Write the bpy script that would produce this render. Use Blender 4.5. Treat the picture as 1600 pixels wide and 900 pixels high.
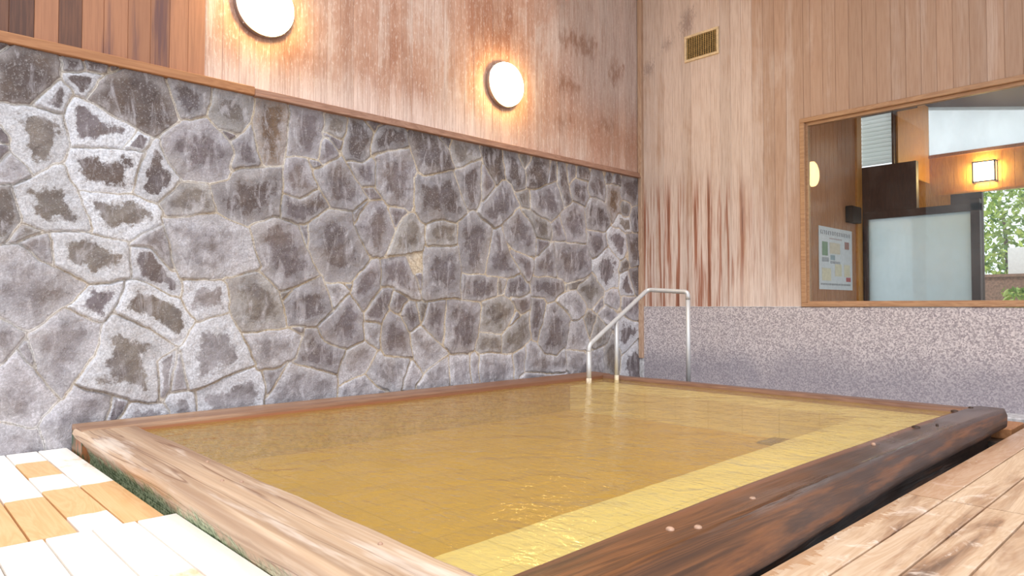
import bpy, math, random
import numpy as np
from mathutils import Vector, Matrix, noise
R = math.radians
random.seed(7)
for o in list(bpy.data.objects): bpy.data.objects.remove(o)
S = bpy.context.scene
COL = S.collection

# ---------------------------------------------------------------- camera, world, light, exposure
cam_d = bpy.data.cameras.new('camera'); cam = bpy.data.objects.new('camera', cam_d); COL.objects.link(cam)
cam.location = (0, 0, 0.70); cam.rotation_euler = (R(90) + math.atan(28 / 1076), 0, R(46.65))
cam_d.sensor_width = 36; cam_d.lens = 36 * 1076 / 1600; cam_d.clip_end = 200
S.camera = cam
S.view_settings.view_transform = 'Standard'; S.view_settings.look = 'None'
S.view_settings.gamma = 1; S.view_settings.use_curve_mapping = False
S.view_settings.exposure = 0.2
W = bpy.data.worlds.new('sky'); S.world = W; W.use_nodes = True
bg = W.node_tree.nodes['Background']; bg.inputs[0].default_value = (0.88, 0.94, 1.0, 1); bg.inputs[1].default_value = 1.45
sd = bpy.data.lights.new('sun', 'SUN'); sun = bpy.data.objects.new('sun', sd); COL.objects.link(sun)
sd.energy = 1.6; sd.angle = R(14); sd.color = (1.0, 0.97, 0.93)
sun.rotation_euler = Vector((-0.55, 0.62, -1.0)).to_track_quat('-Z', 'Y').to_euler()

# ---------------------------------------------------------------- node helpers
def lin(c):
    f = lambda v: v / 12.92 if v <= 0.04045 else ((v + 0.055) / 1.055) ** 2.4
    return tuple(f(v / 255) for v in c) + (1,)
class NT:
    def __init__(s, name):
        s.m = bpy.data.materials.new(name); s.m.use_nodes = True; s.t = s.m.node_tree; s.n = s.t.nodes
        s.n.clear(); s.out = s.n.new('ShaderNodeOutputMaterial')
    def put(s, node, i, v):
        if v is None: return
        if hasattr(v, 'is_output') or isinstance(v, bpy.types.NodeSocket): s.t.links.new(v, node.inputs[i])
        else: node.inputs[i].default_value = v
    def new(s, t, ins=None, **kw):
        n = s.n.new(t)
        for k, v in kw.items(): setattr(n, k, v)
        for k, v in (ins or {}).items(): s.put(n, k, v)
        return n
    def math(s, op, a, b=0.0, c=None, clamp=False):
        n = s.new('ShaderNodeMath', {0: a, 1: b}, operation=op, use_clamp=clamp)
        if c is not None: s.put(n, 2, c)
        return n.outputs[0]
    def pos(s, scale=(1, 1, 1), rot=(0, 0, 0)):
        c = s.new('ShaderNodeNewGeometry')
        return s.new('ShaderNodeMapping', {0: c.outputs['Position'], 2: rot, 3: scale}).outputs[0]
    def xyz(s):
        c = s.new('ShaderNodeNewGeometry'); q = s.new('ShaderNodeSeparateXYZ', {0: c.outputs['Position']})
        return q.outputs
    def noise(s, vec, scale=5, detail=3, rough=0.55, dist=0.0):
        return s.new('ShaderNodeTexNoise', {'Vector': vec, 'Scale': scale, 'Detail': detail, 'Roughness': rough, 'Distortion': dist}).outputs[0]
    def ramp(s, v, a, b, lo=0.0, hi=1.0):
        return s.new('ShaderNodeMapRange', {0: v, 1: a, 2: b, 3: lo, 4: hi}, interpolation_type='SMOOTHSTEP').outputs[0]
    def mix(s, f, a, b, mode='MIX'):
        n = s.new('ShaderNodeMix', data_type='RGBA', blend_type=mode)
        s.put(n, 0, f); s.put(n, 6, a); s.put(n, 7, b); return n.outputs[2]
    def attr(s, name): return s.new('ShaderNodeAttribute', attribute_name=name).outputs
    def box(s, x0, x1, z0, z1, soft, ax='X', az='Z', nz=None):
        q = s.xyz(); a = q[ax]; b = q[az]
        if nz is not None: a = s.math('ADD', a, nz); b = s.math('ADD', b, nz)
        f = s.math('MULTIPLY', s.ramp(a, x0 - soft, x0 + soft), s.ramp(a, x1 - soft, x1 + soft, 1, 0))
        g = s.math('MULTIPLY', s.ramp(b, z0 - soft, z0 + soft), s.ramp(b, z1 - soft, z1 + soft, 1, 0))
        return s.math('MULTIPLY', f, g)
    def pbr(s, col, rough=0.7, bump=None, bs=0.2, bd=0.01, metal=0.0, **kw):
        p = s.new('ShaderNodeBsdfPrincipled'); s.put(p, 'Base Color', col); s.put(p, 'Roughness', rough); p.inputs['Metallic'].default_value = metal
        for k, v in kw.items(): s.put(p, k, v)
        if bump is not None:
            b = s.new('ShaderNodeBump', {'Strength': bs, 'Distance': bd, 'Height': bump}); s.t.links.new(b.outputs[0], p.inputs['Normal'])
        s.t.links.new(p.outputs[0], s.out.inputs[0]); return s.m

def plain(name, c, rough=0.6, metal=0.0, amt=0.12, sc=30):
    t = NT(name); n = t.noise(t.pos(), sc, 3); col = t.mix(t.ramp(n, .3, .7), lin([v * (1 - amt) for v in c]), lin([min(255, v * (1 + amt)) for v in c]))
    return t.pbr(col, rough, n, .1, .004, metal)

# ---------------------------------------------------------------- mesh helpers
class MB:
    def __init__(s): s.v = []; s.f = []; s.a = {}
    def add(s, vs, fs):
        b = len(s.v); s.v += [tuple(p) for p in vs]; s.f += [tuple(b + i for i in f) for f in fs]; return b
    def box(s, x0, x1, y0, y1, z0, z1, bev=0.0):
        if bev <= 0:
            s.add([(x, y, z) for x in (x0, x1) for y in (y0, y1) for z in (z0, z1)],
                  [(0, 1, 3, 2), (4, 6, 7, 5), (0, 4, 5, 1), (2, 3, 7, 6), (0, 2, 6, 4), (1, 5, 7, 3)]); return
        # chamfered box: three loops of 8 along z
        L = []
        for z, i in ((z0, bev), (z0 + bev, 0), (z1 - bev, 0), (z1, bev)):
            a, b, c, d = x0 + i, x1 - i, y0 + i, y1 - i; k = bev
            L.append([(a + k, c, z), (b - k, c, z), (b, c + k, z), (b, d - k, z), (b - k, d, z), (a + k, d, z), (a, d - k, z), (a, c + k, z)])
        fs = [tuple(range(7, -1, -1)), tuple(range(24, 32))]
        for r in range(3):
            for i in range(8): fs.append((r * 8 + i, r * 8 + (i + 1) % 8, r * 8 + 8 + (i + 1) % 8, r * 8 + 8 + i))
        s.add([p for l in L for p in l], fs)
    def tube(s, pts, r, n=14, cap=True):
        pts = [Vector(p) for p in pts]; rings = []
        prev = None
        for i, p in enumerate(pts):
            d = (pts[min(i + 1, len(pts) - 1)] - pts[max(i - 1, 0)]).normalized()
            u = prev if prev is not None else (Vector((0, 0, 1)) if abs(d.z) < .9 else Vector((1, 0, 0)))
            u = (u - d * u.dot(d)).normalized(); prev = u; w = d.cross(u)
            rr = r[i] if isinstance(r, (list, tuple)) else r
            rings.append([p + (u * math.cos(6.28318 * k / n) + w * math.sin(6.28318 * k / n)) * rr for k in range(n)])
        fs = [(i * n + k, i * n + (k + 1) % n, (i + 1) * n + (k + 1) % n, (i + 1) * n + k) for i in range(len(pts) - 1) for k in range(n)]
        if cap: fs += [tuple(range(n - 1, -1, -1)), tuple((len(pts) - 1) * n + k for k in range(n))]
        s.add([p for q in rings for p in q], fs)
    def lathe(s, prof, axis_o, ax, n=48):
        ax = Vector(ax).normalized(); u = Vector((0, 0, 1)) if abs(ax.z) < .9 else Vector((1, 0, 0)); u = (u - ax * u.dot(ax)).normalized(); w = ax.cross(u)
        o = Vector(axis_o); vs = []
        for (r, h) in prof:
            for k in range(n): vs.append(o + ax * h + (u * math.cos(2 * math.pi * k / n) + w * math.sin(2 * math.pi * k / n)) * r)
        fs = [(i * n + k, i * n + (k + 1) % n, (i + 1) * n + (k + 1) % n, (i + 1) * n + k) for i in range(len(prof) - 1) for k in range(n)]
        s.add(vs, fs)
    def build(s, name, mat, parent=None, smooth=False, bevel=0.0, origin=None, recalc=True):
        me = bpy.data.meshes.new(name); vs = s.v
        if origin is not None: vs = [tuple(Vector(p) - Vector(origin)) for p in vs]
        me.from_pydata(vs, [], s.f); me.materials.append(mat); me.update()
        if smooth: me.polygons.foreach_set('use_smooth', [True] * len(me.polygons))
        o = bpy.data.objects.new(name, me); COL.objects.link(o)
        if origin is not None: o.location = origin
        if parent is not None: o.parent = parent
        for k, v in s.a.items():
            at = me.attributes.new(k, v[0], 'POINT')
            if v[0] == 'FLOAT': at.data.foreach_set('value', v[1])
            else: at.data.foreach_set('color', [c for q in v[1] for c in q])
        import bmesh
        if not recalc: return o
        bm = bmesh.new(); bm.from_mesh(me); bmesh.ops.recalc_face_normals(bm, faces=bm.faces); bm.to_mesh(me); bm.free()
        if bevel > 0:
            m = o.modifiers.new('bevel', 'BEVEL'); m.width = bevel; m.segments = 2; m.limit_method = 'ANGLE'
        return o
def tag(o, label=None, cat=None, group=None, kind=None):
    if label: o['label'] = label
    if cat: o['category'] = cat
    if group: o['group'] = group
    if kind: o['kind'] = kind
    return o
def empty(name, loc=(0, 0, 0), label=None, cat=None, group=None, kind=None):
    o = bpy.data.objects.new(name, None); COL.objects.link(o); o.location = loc; o.empty_display_size = .1
    return tag(o, label, cat, group, kind)
def part(mb, name, mat, root, **kw):       # mesh given in world coordinates, parented to a root Empty at root.location
    vs = [tuple(Vector(p) - root.location) for p in mb.v]; mb.v = vs
    return mb.build(name, mat, root, **kw)
def copy_tree(o, parent=None):
    c = o.copy(); COL.objects.link(c); c.parent = parent
    for ch in list(o.children): copy_tree(ch, c)
    return c
# ---------------------------------------------------------------- materials
def wall_wood(name, ax):
    """weathered upright boards; bleached grey-pink with brown stains. ax = horizontal axis of the wall"""
    t = NT(name); q = t.xyz(); H = q[ax]; Z = q['Z']
    tone = t.attr('tone')[2]; ton2 = t.attr('rnd')[2]
    sc = (1, 5, .22) if ax == 'Y' else (5, 1, .22)
    off = t.new('ShaderNodeCombineXYZ', {2: t.math('MULTIPLY', ton2, 37.0)}).outputs[0]
    pv = t.new('ShaderNodeVectorMath', {0: t.pos(sc), 1: off}, operation='ADD').outputs[0]
    big = t.noise(pv, 1.6, 5, .65)
    grain = t.noise(pv, 16, 4, .6)
    blot = t.noise(t.pos((1, 1, .55)), 1.3, 5, .7, .4)
    fleck = t.noise(t.pos((1, 1, .28)), 60, 4, .8)
    return t, H, Z, tone, ton2, big, grain, blot, fleck

def make_left_wood():
    t, H, Z, tone, ton2, big, grain, blot, fleck = wall_wood('bleached_board_wood', 'Y')
    pale = lin((205, 179, 165)); mid = lin((184, 142, 120)); brown = lin((152, 100, 74))
    f = t.math('ADD', t.math('MULTIPLY', blot, .75), t.math('MULTIPLY', big, .45))
    c = t.mix(t.ramp(f, .46, .62), pale, mid)
    c = t.mix(t.math('MULTIPLY', t.ramp(f, .60, .74), .85), c, brown)
    # bleached hem along the trim
    hem = t.math('MULTIPLY', t.ramp(t.math('ADD', Z, t.math('MULTIPLY', t.math('SUBTRACT', big, .5), -.7)), 2.25, 2.62, 1, 0), t.ramp(H, 1.6, 1.7))
    hem = t.math('MULTIPLY', hem, t.ramp(H, 4.0, 4.8, 1, .25))
    c = t.mix(t.math('MULTIPLY', hem, .75), c, lin((230, 208, 198)))
    # silvery upper end by the corner
    sil = t.math('MULTIPLY', t.ramp(H, 4.6, 6.1), t.ramp(t.math('ADD', Z, t.math('MULTIPLY', blot, .8)), 2.9, 3.7))
    c = t.mix(t.math('MULTIPLY', sil, .7), c, lin((208, 196, 192)))
    # blackish brown run marks near the corner
    for (y0, y1, z0, z1) in ((5.15, 5.5, 2.93, 3.1), (5.9, 6.1, 2.68, 2.8), (5.1, 5.35, 2.55, 2.62), (5.2, 5.8, 3.42, 3.56), (6.0, 6.2, 3.2, 3.4)):
        m = t.box(y0, y1, z0, z1, .09, 'Y', 'Z', t.math('MULTIPLY', t.math('SUBTRACT', t.noise(t.pos((1, 3, 1)), 6, 3), .5), .5))
        c = t.mix(t.math('MULTIPLY', m, .65), c, lin((130, 82, 52)))
    # the unbleached boards at the near end, each with its own colour
    near = t.ramp(H, 1.655, 1.66, 1, 0)
    own = t.mix(tone, lin((62, 40, 38)), lin((176, 122, 90)))
    st = t.math('MULTIPLY', t.ramp(big, .50, .62), t.math('MULTIPLY', t.ramp(H, .95, 1.1), t.ramp(H, 1.4, 1.5, 1, 0)))
    own = t.mix(t.math('MULTIPLY', st, .8), own, lin((84, 58, 66)))
    sp = t.math('MULTIPLY', t.ramp(fleck, .66, .72), t.ramp(H, 1.3, 1.4))
    own = t.mix(t.math('MULTIPLY', sp, .7), own, lin((120, 100, 52)))
    c = t.mix(near, c, own)
    c = t.mix(t.ramp(grain, .40, .68, 0, .40), c, lin((138, 92, 68)))
    c = t.mix(t.math('MULTIPLY', t.math('MULTIPLY', t.ramp(fleck, .52, .66), .45), t.math('SUBTRACT', 1.0, near)), c, lin((228, 212, 202)))
    tn = t.math('ADD', .90, t.math('MULTIPLY', ton2, .16))
    cc = t.new('ShaderNodeCombineColor', {0: tn, 1: tn, 2: tn}).outputs[0]
    c = t.mix(1.0, c, cc, 'MULTIPLY')
    return t.pbr(c, .62, grain, .25, .003)
def make_back_wood():
    t, H, Z, tone, ton2, big, grain, blot, fleck = wall_wood('streaked_board_wood', 'X')
    pale = lin((208, 189, 180)); mid = lin((184, 153, 134)); brown = lin((146, 96, 68))
    f = t.math('ADD', t.math('MULTIPLY', blot, .5), t.math('MULTIPLY', big, .6))
    f = t.math('ADD', f, t.ramp(H, -4.0, -2.7, -.06, .11))
    c = t.mix(t.ramp(f, .50, .68), pale, mid)
    c = t.mix(t.math('MULTIPLY', t.ramp(H, -3.6, -2.4), .55), c, lin((170, 138, 116)))
    # rust-brown upright streaks in the lower boards
    fine = t.noise(t.pos((14, 1, .45)), 1.7, 4, .55)
    low = t.math('MULTIPLY', t.ramp(Z, 1.75, 2.25, 1, 0), t.ramp(t.math('ADD', H, t.math('MULTIPLY', Z, .30)), -3.3, -2.6, 1, 0))
    k = t.math('MULTIPLY', low, t.ramp(fine, .47, .60))
    c = t.mix(t.math('MULTIPLY', k, .9), c, lin((146, 84, 56)))
    k2 = t.math('MULTIPLY', low, t.ramp(fine, .62, .70)); c = t.mix(t.math('MULTIPLY', k2, .8), c, lin((92, 48, 34)))
    # bleached foot just above the granite
    foot = t.math('MULTIPLY', t.ramp(t.math('ADD', Z, t.math('MULTIPLY', blot, .5)), 1.0, 1.5, 1, 0), t.ramp(H, -3.9, -3.5))
    c = t.mix(t.math('MULTIPLY', foot, .6), c, lin((228, 210, 200)))
    for (x0, x1, z0, z1) in ((-4.72, -4.6, 3.35, 3.5), (-4.2, -4.08, 3.7, 3.95), (-4.45, -4.35, 3.6, 3.7)):
        m = t.box(x0, x1, z0, z1, .06, 'X', 'Z', t.math('MULTIPLY', t.math('SUBTRACT', fleck, .5), .4))
        c = t.mix(t.math('MULTIPLY', m, .6), c, lin((120, 100, 98)))
    c = t.mix(t.ramp(grain, .40, .68, 0, .36), c, lin((142, 102, 80)))
    tn = t.math('ADD', .92, t.math('MULTIPLY', ton2, .13))
    cc = t.new('ShaderNodeCombineColor', {0: tn, 1: tn, 2: tn}).outputs[0]
    c = t.mix(1.0, c, cc, 'MULTIPLY')
    return t.pbr(c, .62, grain, .25, .003)
def wood(name, c1, c2, axis='X', sc=1.0, rough=.55, dark=None, dk=(.58, .72), st=.12):
    t = NT(name)
    s = {'X': (st, 1, 1), 'Y': (1, st, 1), 'Z': (1, 1, st)}[axis]
    oi = t.new('ShaderNodeObjectInfo').outputs['Random']
    off = t.new('ShaderNodeCombineXYZ', {0: t.math('MULTIPLY', oi, 31.0), 1: t.math('MULTIPLY', oi, 17.0), 2: t.math('MULTIPLY', oi, 11.0)}).outputs[0]
    p = t.new('ShaderNodeVectorMath', {0: t.pos(s), 1: off}, operation='ADD').outputs[0]
    n = t.noise(p, 9 * sc, 4, .6, .9)
    ring = t.math('FRACT', t.math('MULTIPLY', n, 9.0))
    ring = t.math('ABSOLUTE', t.math('SUBTRACT', ring, .5))
    g = t.noise(p, 60 * sc, 3, .6)
    c = t.mix(t.math('ADD', t.math('MULTIPLY', ring, 1.1), t.math('MULTIPLY', g, .45), clamp=True), lin(c2), lin(c1))
    if dark:
        b = t.noise(p, 3.2 * sc, 5, .65, .5)
        c = t.mix(t.math('MULTIPLY', t.ramp(b, *dk), .85), c, lin(dark))
    return t, c, g, p

M = {}
M['left_wood'] = make_left_wood(); M['back_wood'] = make_back_wood()
t, c, g, p = wood('orange_trim_wood', (178, 126, 84), (148, 96, 60), 'Y', 1, dark=(120, 84, 40), dk=(.55, .72)); M['trim_orange'] = t.pbr(c, .5, g, .2, .003)
t, c, g, p = wood('brown_trim_wood', (172, 134, 114), (134, 96, 78), 'Y', 1, dark=(80, 50, 42), dk=(.6, .75)); M['trim_brown'] = t.pbr(c, .55, g, .2, .003)
t, c, g, p = wood('corner_trim_wood', (190, 162, 140), (156, 122, 100), 'Z', 1); M['trim_corner'] = t.pbr(c, .55, g, .2, .003)
t, c, g, p = wood('window_frame_wood', (184, 144, 108), (148, 106, 76), 'X', 1); M['frame_wood'] = t.pbr(c, .45, g, .15, .002)
# interior wood
t, c, g, p = wood('interior_panel_wood', (196, 138, 94), (158, 100, 62), 'Z', 1.2); M['in_wood'] = t.pbr(c, .5, g, .15, .002)
t, c, g, p = wood('interior_dark_wood', (78, 48, 38), (52, 32, 26), 'Z', 1.2); M['in_dark'] = t.pbr(c, .5, g, .15, .002)
t, c, g, p = wood('interior_amber_wood', (224, 160, 74), (186, 122, 50), 'Z', 1.2); M['in_amber'] = t.pbr(c, .45, g, .15, .002)
# left beam: dry pale cedar with long cracks and green algae at its foot
t, c, g, p = wood('dry_beam_wood', (222, 196, 170), (190, 156, 126), 'X', .8, dark=(132, 98, 76), dk=(.46, .62), st=.03)
q = t.xyz()
crack = t.noise(t.pos((.03, 1, 1)), 9, 2, .5, .2)
ck = t.math('ABSOLUTE', t.math('SUBTRACT', crack, .5)); c = t.mix(t.math('MULTIPLY', t.ramp(ck, .0, .012, 1, 0), .7), c, lin((112, 72, 52)))
pv = t.noise(t.pos((.12, 1, 1)), 9, 4, .65)
c = t.mix(t.math('MULTIPLY', t.ramp(pv, .5, .68), .55), c, lin((236, 222, 212)))
al = t.noise(t.pos((1, 1, .25)), 11, 5, .75)
foot = t.math('ADD', q['Z'], t.math('MULTIPLY', t.math('SUBTRACT', al, .5), -.34))
am = t.math('MULTIPLY', t.ramp(foot, -.125, -.07, 1, 0), t.ramp(q['Y'], .95, .99, 1, 0)); am = t.math('MULTIPLY', am, t.ramp(q['X'], -2.6, -1.6, 1, .3))
gc = t.mix(t.ramp(t.noise(t.pos(), 60, 3), .4, .6), lin((70, 100, 66)), lin((166, 182, 146)))
c = t.mix(t.math('MULTIPLY', am, .85), c, gc)
M['beam_dry'] = t.pbr(c, .55, t.math('SUBTRACT', g, t.ramp(ck, 0, .02, .8, 0)), .35, .004)
# narrow beam by the stone wall
t, c, g, p = wood('side_beam_wood', (186, 152, 124), (140, 102, 78), 'Y', 1.0, dark=(110, 66, 44), dk=(.5, .7), st=.04)
q = t.xyz()
c = t.mix(t.ramp(q['Z'], -.02, -.008, .75, 0), c, lin((158, 94, 52)))
c = t.mix(t.math('MULTIPLY', t.ramp(q['Y'], 1.5, 4.5), .75), c, lin((120, 80, 58)))
al = t.noise(t.pos((1, 1, .35)), 14, 5, .7)
am = t.math('MULTIPLY', t.ramp(al, .42, .56), t.ramp(q['Y'], .95, 1.0, 1, 0)); am = t.math('MULTIPLY', am, t.ramp(q['Z'], -.03, -.01, 1, 0))
c = t.mix(am, c, lin((58, 84, 60)))
M['beam_side'] = t.pbr(c, .4, g, .3, .004)
# wet dark beam on the right: amber where it dries towards the near end
t, c, g, p = wood('wet_beam_wood', (138, 88, 52), (74, 48, 32), 'Y', .9, dark=(44, 30, 24), dk=(.42, .56), st=.04)
q = t.xyz()
far = t.ramp(q['Y'], 1.6, 3.4)
fb = t.noise(t.pos((3, .5, 3)), 3, 5, .65)
c = t.mix(t.math('MULTIPLY', far, t.ramp(fb, .3, .55, .55, .95)), c, lin((70, 54, 50)))
inn = t.ramp(q['X'], -1.325, -1.285, 1, 0); c = t.mix(t.math('MULTIPLY', inn, .6), c, lin((140, 88, 58)))
low = t.ramp(q['Z'], -.13, -.04, 1, 0); bl = t.noise(t.pos((2, .6, 2)), 5, 5, .7)
c = t.mix(t.math('MULTIPLY', low, t.ramp(bl, .42, .6, 0, .8)), c, lin((50, 36, 32)))
wet = t.noise(t.pos((1.5, .5, 1)), 2.2, 3, .5)
rg = t.math('ADD', t.ramp(wet, .4, .6, .16, .34), t.ramp(q['Y'], 1.2, 2.6, .25, 0))
rg = t.math('ADD', rg, t.ramp(q['Z'], -.03, -.008, .3, 0)); c = t.mix(t.math('MULTIPLY', t.ramp(q['Z'], -.03, -.008, .30, 0), t.ramp(t.noise(t.pos((3, .25, 3)), 6, 4, .6), .5, .65)), c, lin((160, 98, 54)))
M['beam_wet'] = t.pbr(c, rg, g, .5, .006)
t, c, g, p = wood('far_beam_wood', (140, 104, 84), (98, 66, 52), 'X', 1.0, st=.04); M['beam_far'] = t.pbr(c, .4, g, .25, .004)
M['peg'] = plain('peg_wood', (176, 140, 118), .35)
M['knot'] = plain('dark_peg_wood', (60, 40, 30), .5)
# deck planks (left), wet parts by a mask attribute, sun overexposure painted into the dry white
t, c, g, p = wood('cypress_plank', (236, 196, 146), (222, 170, 114), 'X', .8)
dry = t.mix(t.ramp(g, .3, .7), lin((250, 243, 236)), lin((255, 250, 244)))
wn = t.noise(t.pos((.6, 1, 1)), 14, 4, .6)
w = t.ramp(t.math('ADD', t.attr('wet')[2], t.math('MULTIPLY', t.math('SUBTRACT', wn, .5), .5)), .40, .60)
M['plank_left'] = t.pbr(t.mix(w, dry, c), .5, g, .08, .002)
# deck planks (right): worn, stained
t, c, g, p = wood('worn_plank', (220, 194, 168), (194, 158, 126), 'Y', .9)
b1 = t.noise(t.new('ShaderNodeVectorMath', {0: p, 1: (3, 5, 1)}, operation='ADD').outputs[0], 4.5, 5, .68, 1.0)
c = t.mix(t.math('MULTIPLY', t.ramp(b1, .48, .62), .65), c, lin((150, 108, 80)))
c = t.mix(t.math('MULTIPLY', t.ramp(b1, .60, .70), .75), c, lin((84, 62, 54)))
b2 = t.noise(t.new('ShaderNodeVectorMath', {0: t.pos((1, .6, 1)), 1: (9, 2, 1)}, operation='ADD').outputs[0], 5, 5, .7, 1.2)
c = t.mix(t.math('MULTIPLY', t.ramp(b2, .56, .68), .7), c, lin((240, 222, 208)))
wn = t.noise(t.pos((.55, 2.2, 1)), 7, 4, .6)
w = t.ramp(t.math('ADD', t.attr('wet')[2], t.math('MULTIPLY', t.math('SUBTRACT', wn, .5), 1.3)), .44, .50)
c = t.mix(w, c, t.mix(.55, lin((184, 126, 76)), c))
M['plank_right'] = t.pbr(c, t.ramp(w, 0, 1, .5, .22), g, .12, .003)
# granite
t = NT('granite'); p0 = t.pos()
v = t.new('ShaderNodeTexVoronoi', {'Vector': p0, 'Scale': 95}).outputs['Color']
sv = t.new('ShaderNodeSeparateColor', {0: v}).outputs[0]
n1 = t.noise(p0, 70, 3, .7)
m = t.math('ADD', t.math('MULTIPLY', sv, .55), t.math('MULTIPLY', n1, .5))
c = t.mix(t.ramp(m, .25, .75), lin((142, 132, 138)), lin((206, 196, 198)))
c = t.mix(t.math('MULTIPLY', t.ramp(sv, .90, .95), .5), c, lin((90, 84, 90)))
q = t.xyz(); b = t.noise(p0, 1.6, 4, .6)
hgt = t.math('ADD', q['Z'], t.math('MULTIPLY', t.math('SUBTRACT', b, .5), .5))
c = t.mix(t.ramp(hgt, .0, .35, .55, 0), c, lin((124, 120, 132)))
M['granite'] = t.pbr(c, .55, n1, .08, .002)
# fieldstone facing with thin raised pointing, all in one surface
t = NT('fieldstone'); p0 = t.pos(); tc = t.attr('stone')[0]; q = t.xyz()
lime = t.attr('lime')[2]; edge = t.attr('edge')[2]; idn = t.attr('sid')[2]; gap = t.attr('gap')[2]
off = t.new('ShaderNodeCombineXYZ', {0: t.math('MULTIPLY', idn, 13.0), 2: t.math('MULTIPLY', idn, 29.0)}).outputs[0]
pv = t.new('ShaderNodeVectorMath', {0: p0, 1: off}, operation='ADD').outputs[0]
mid = t.noise(pv, 6, 5, .68, .6); fine = t.noise(p0, 75, 4, .75); strk = t.noise(t.pos((1, 2.6, .8)), 5, 5, .65, .8)
c = t.mix(t.ramp(mid, .38, .66, 0, .55), tc, lin((88, 78, 80)))
hue = t.noise(pv, 3.1, 3, .6); c = t.mix(t.ramp(hue, .5, .68, 0, .40), c, lin((142, 122, 106))); c = t.mix(t.ramp(hue, .30, .46, .30, 0), c, lin((138, 136, 150)))
en = t.math('ADD', edge, t.math('MULTIPLY', t.math('SUBTRACT', t.noise(pv, 3.5, 5, .7), .5), 1.6))
c = t.mix(t.ramp(en, .30, .85, .30, 0), c, lin((90, 76, 76))); c = t.mix(t.math('MULTIPLY', t.ramp(en, .60, 1.1), .42), c, lin((198, 190, 190)))
c = t.mix(t.math('MULTIPLY', t.ramp(strk, .50, .66), .45), c, lin((212, 207, 214)))
c = t.mix(t.math('MULTIPLY', t.ramp(fine, .40, .60), .38), c, lin((70, 62, 62)))
c = t.mix(t.math('MULTIPLY', t.ramp(fine, .52, .66), .34), c, lin((222, 216, 216)))
speck = t.noise(t.pos((1, 1, 1)), 24, 4, .8, .5); c = t.mix(t.math('MULTIPLY', t.ramp(speck, .60, .68), .45), c, lin((58, 50, 50)))
e2 = t.math('ADD', edge, t.math('MULTIPLY', t.math('SUBTRACT', t.noise(pv, 7, 5, .72), .5), 1.7))
lm = t.math('MULTIPLY', lime, t.ramp(e2, .42, .60))
c = t.mix(t.math('MULTIPLY', lm, .88), c, t.mix(t.ramp(fine, .35, .7), lin((234, 234, 242)), lin((176, 176, 184))))
n = t.noise(p0, 55, 4, .7); b = t.noise(p0, 3.5, 4, .65)
mc = t.mix(t.ramp(n, .3, .7), lin((176, 154, 130)), lin((222, 208, 188)))
wl_ = t.math('ADD', t.ramp(q['Y'], .3, 3.0, .6, .1), t.math('MULTIPLY', t.math('SUBTRACT', b, .5), 2.2), clamp=True)
mc = t.mix(wl_, mc, t.mix(t.ramp(n, .35, .65), lin((210, 206, 208)), lin((234, 232, 234))))
gw = t.math('ADD', gap, t.math('MULTIPLY', t.math('SUBTRACT', n, .5), .010))
jm = t.ramp(gw, .009, .017, 1, 0)
c = t.mix(jm, c, mc)
hi = t.math('ADD', t.math('MULTIPLY', mid, .5), t.math('MULTIPLY', fine, .5)); hi = t.math('ADD', hi, t.math('MULTIPLY', speck, .35))
M['stone'] = t.pbr(c, .75, hi, .9, .016)
# pool linings
def tile(name, c1, c2, g, sc=.3):
    t = NT(name); p0 = t.pos(); br = t.new('ShaderNodeTexBrick', {'Vector': p0, 'Color1': lin(c1), 'Color2': lin(c2), 'Mortar': lin(g), 'Scale': 1.0, 'Mortar Size': .0045, 'Brick Width': sc, 'Row Height': sc, 'Mortar Smooth': .6}, offset=0)
    n = t.noise(p0, 3, 4, .6, 1.0); c = t.mix(t.ramp(n, .35, .7, 0, .4), br.outputs[0], lin([v * .88 for v in c1]))
    return t.pbr(c, .6, n, .1, .004)
M['bench'] = tile('bench_tile', (250, 243, 212), (246, 237, 202), (222, 210, 168))
M['basin'] = tile('basin_tile', (200, 162, 78), (190, 152, 70), (160, 126, 58)); M['basin_wall'] = plain('basin_wall_tile', (172, 142, 80), .6)
# water: clear tinted layer with a little suspended silt and a rippled reflecting surface
t = NT('hot_spring_water')
r1 = t.noise(t.pos((1, 1, 1), (0, 0, R(40))), 5, 3, .5, .6); r2 = t.noise(t.pos((1.0, 2.6, 1), (0, 0, R(42))), 16, 3, .55, .4)
hgt = t.math('ADD', t.math('MULTIPLY', r1, .9), t.math('MULTIPLY', r2, .32))
bmp = t.new('ShaderNodeBump', {'Strength': .7, 'Distance': .026, 'Height': hgt}).outputs[0]
tr = t.new('ShaderNodeBsdfTransparent', {0: (.96, .91, .67, 1)}).outputs[0]
murk = t.new('ShaderNodeBsdfDiffuse', {0: lin((212, 178, 96)), 'Normal': bmp}).outputs[0]
gl = t.new('ShaderNodeBsdfGlossy', {0: (1, 1, 1, 1), 'Roughness': .05, 'Normal': bmp}).outputs[0]
fr = t.new('ShaderNodeFresnel', {'IOR': 1.26, 'Normal': bmp}).outputs[0]
s1 = t.new('ShaderNodeMixShader', {0: .32, 1: tr, 2: murk}).outputs[0]
s2 = t.new('ShaderNodeMixShader', {0: fr, 1: s1, 2: gl}).outputs[0]
t.t.links.new(s2, t.out.inputs[0]); M['water'] = t.m
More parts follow.
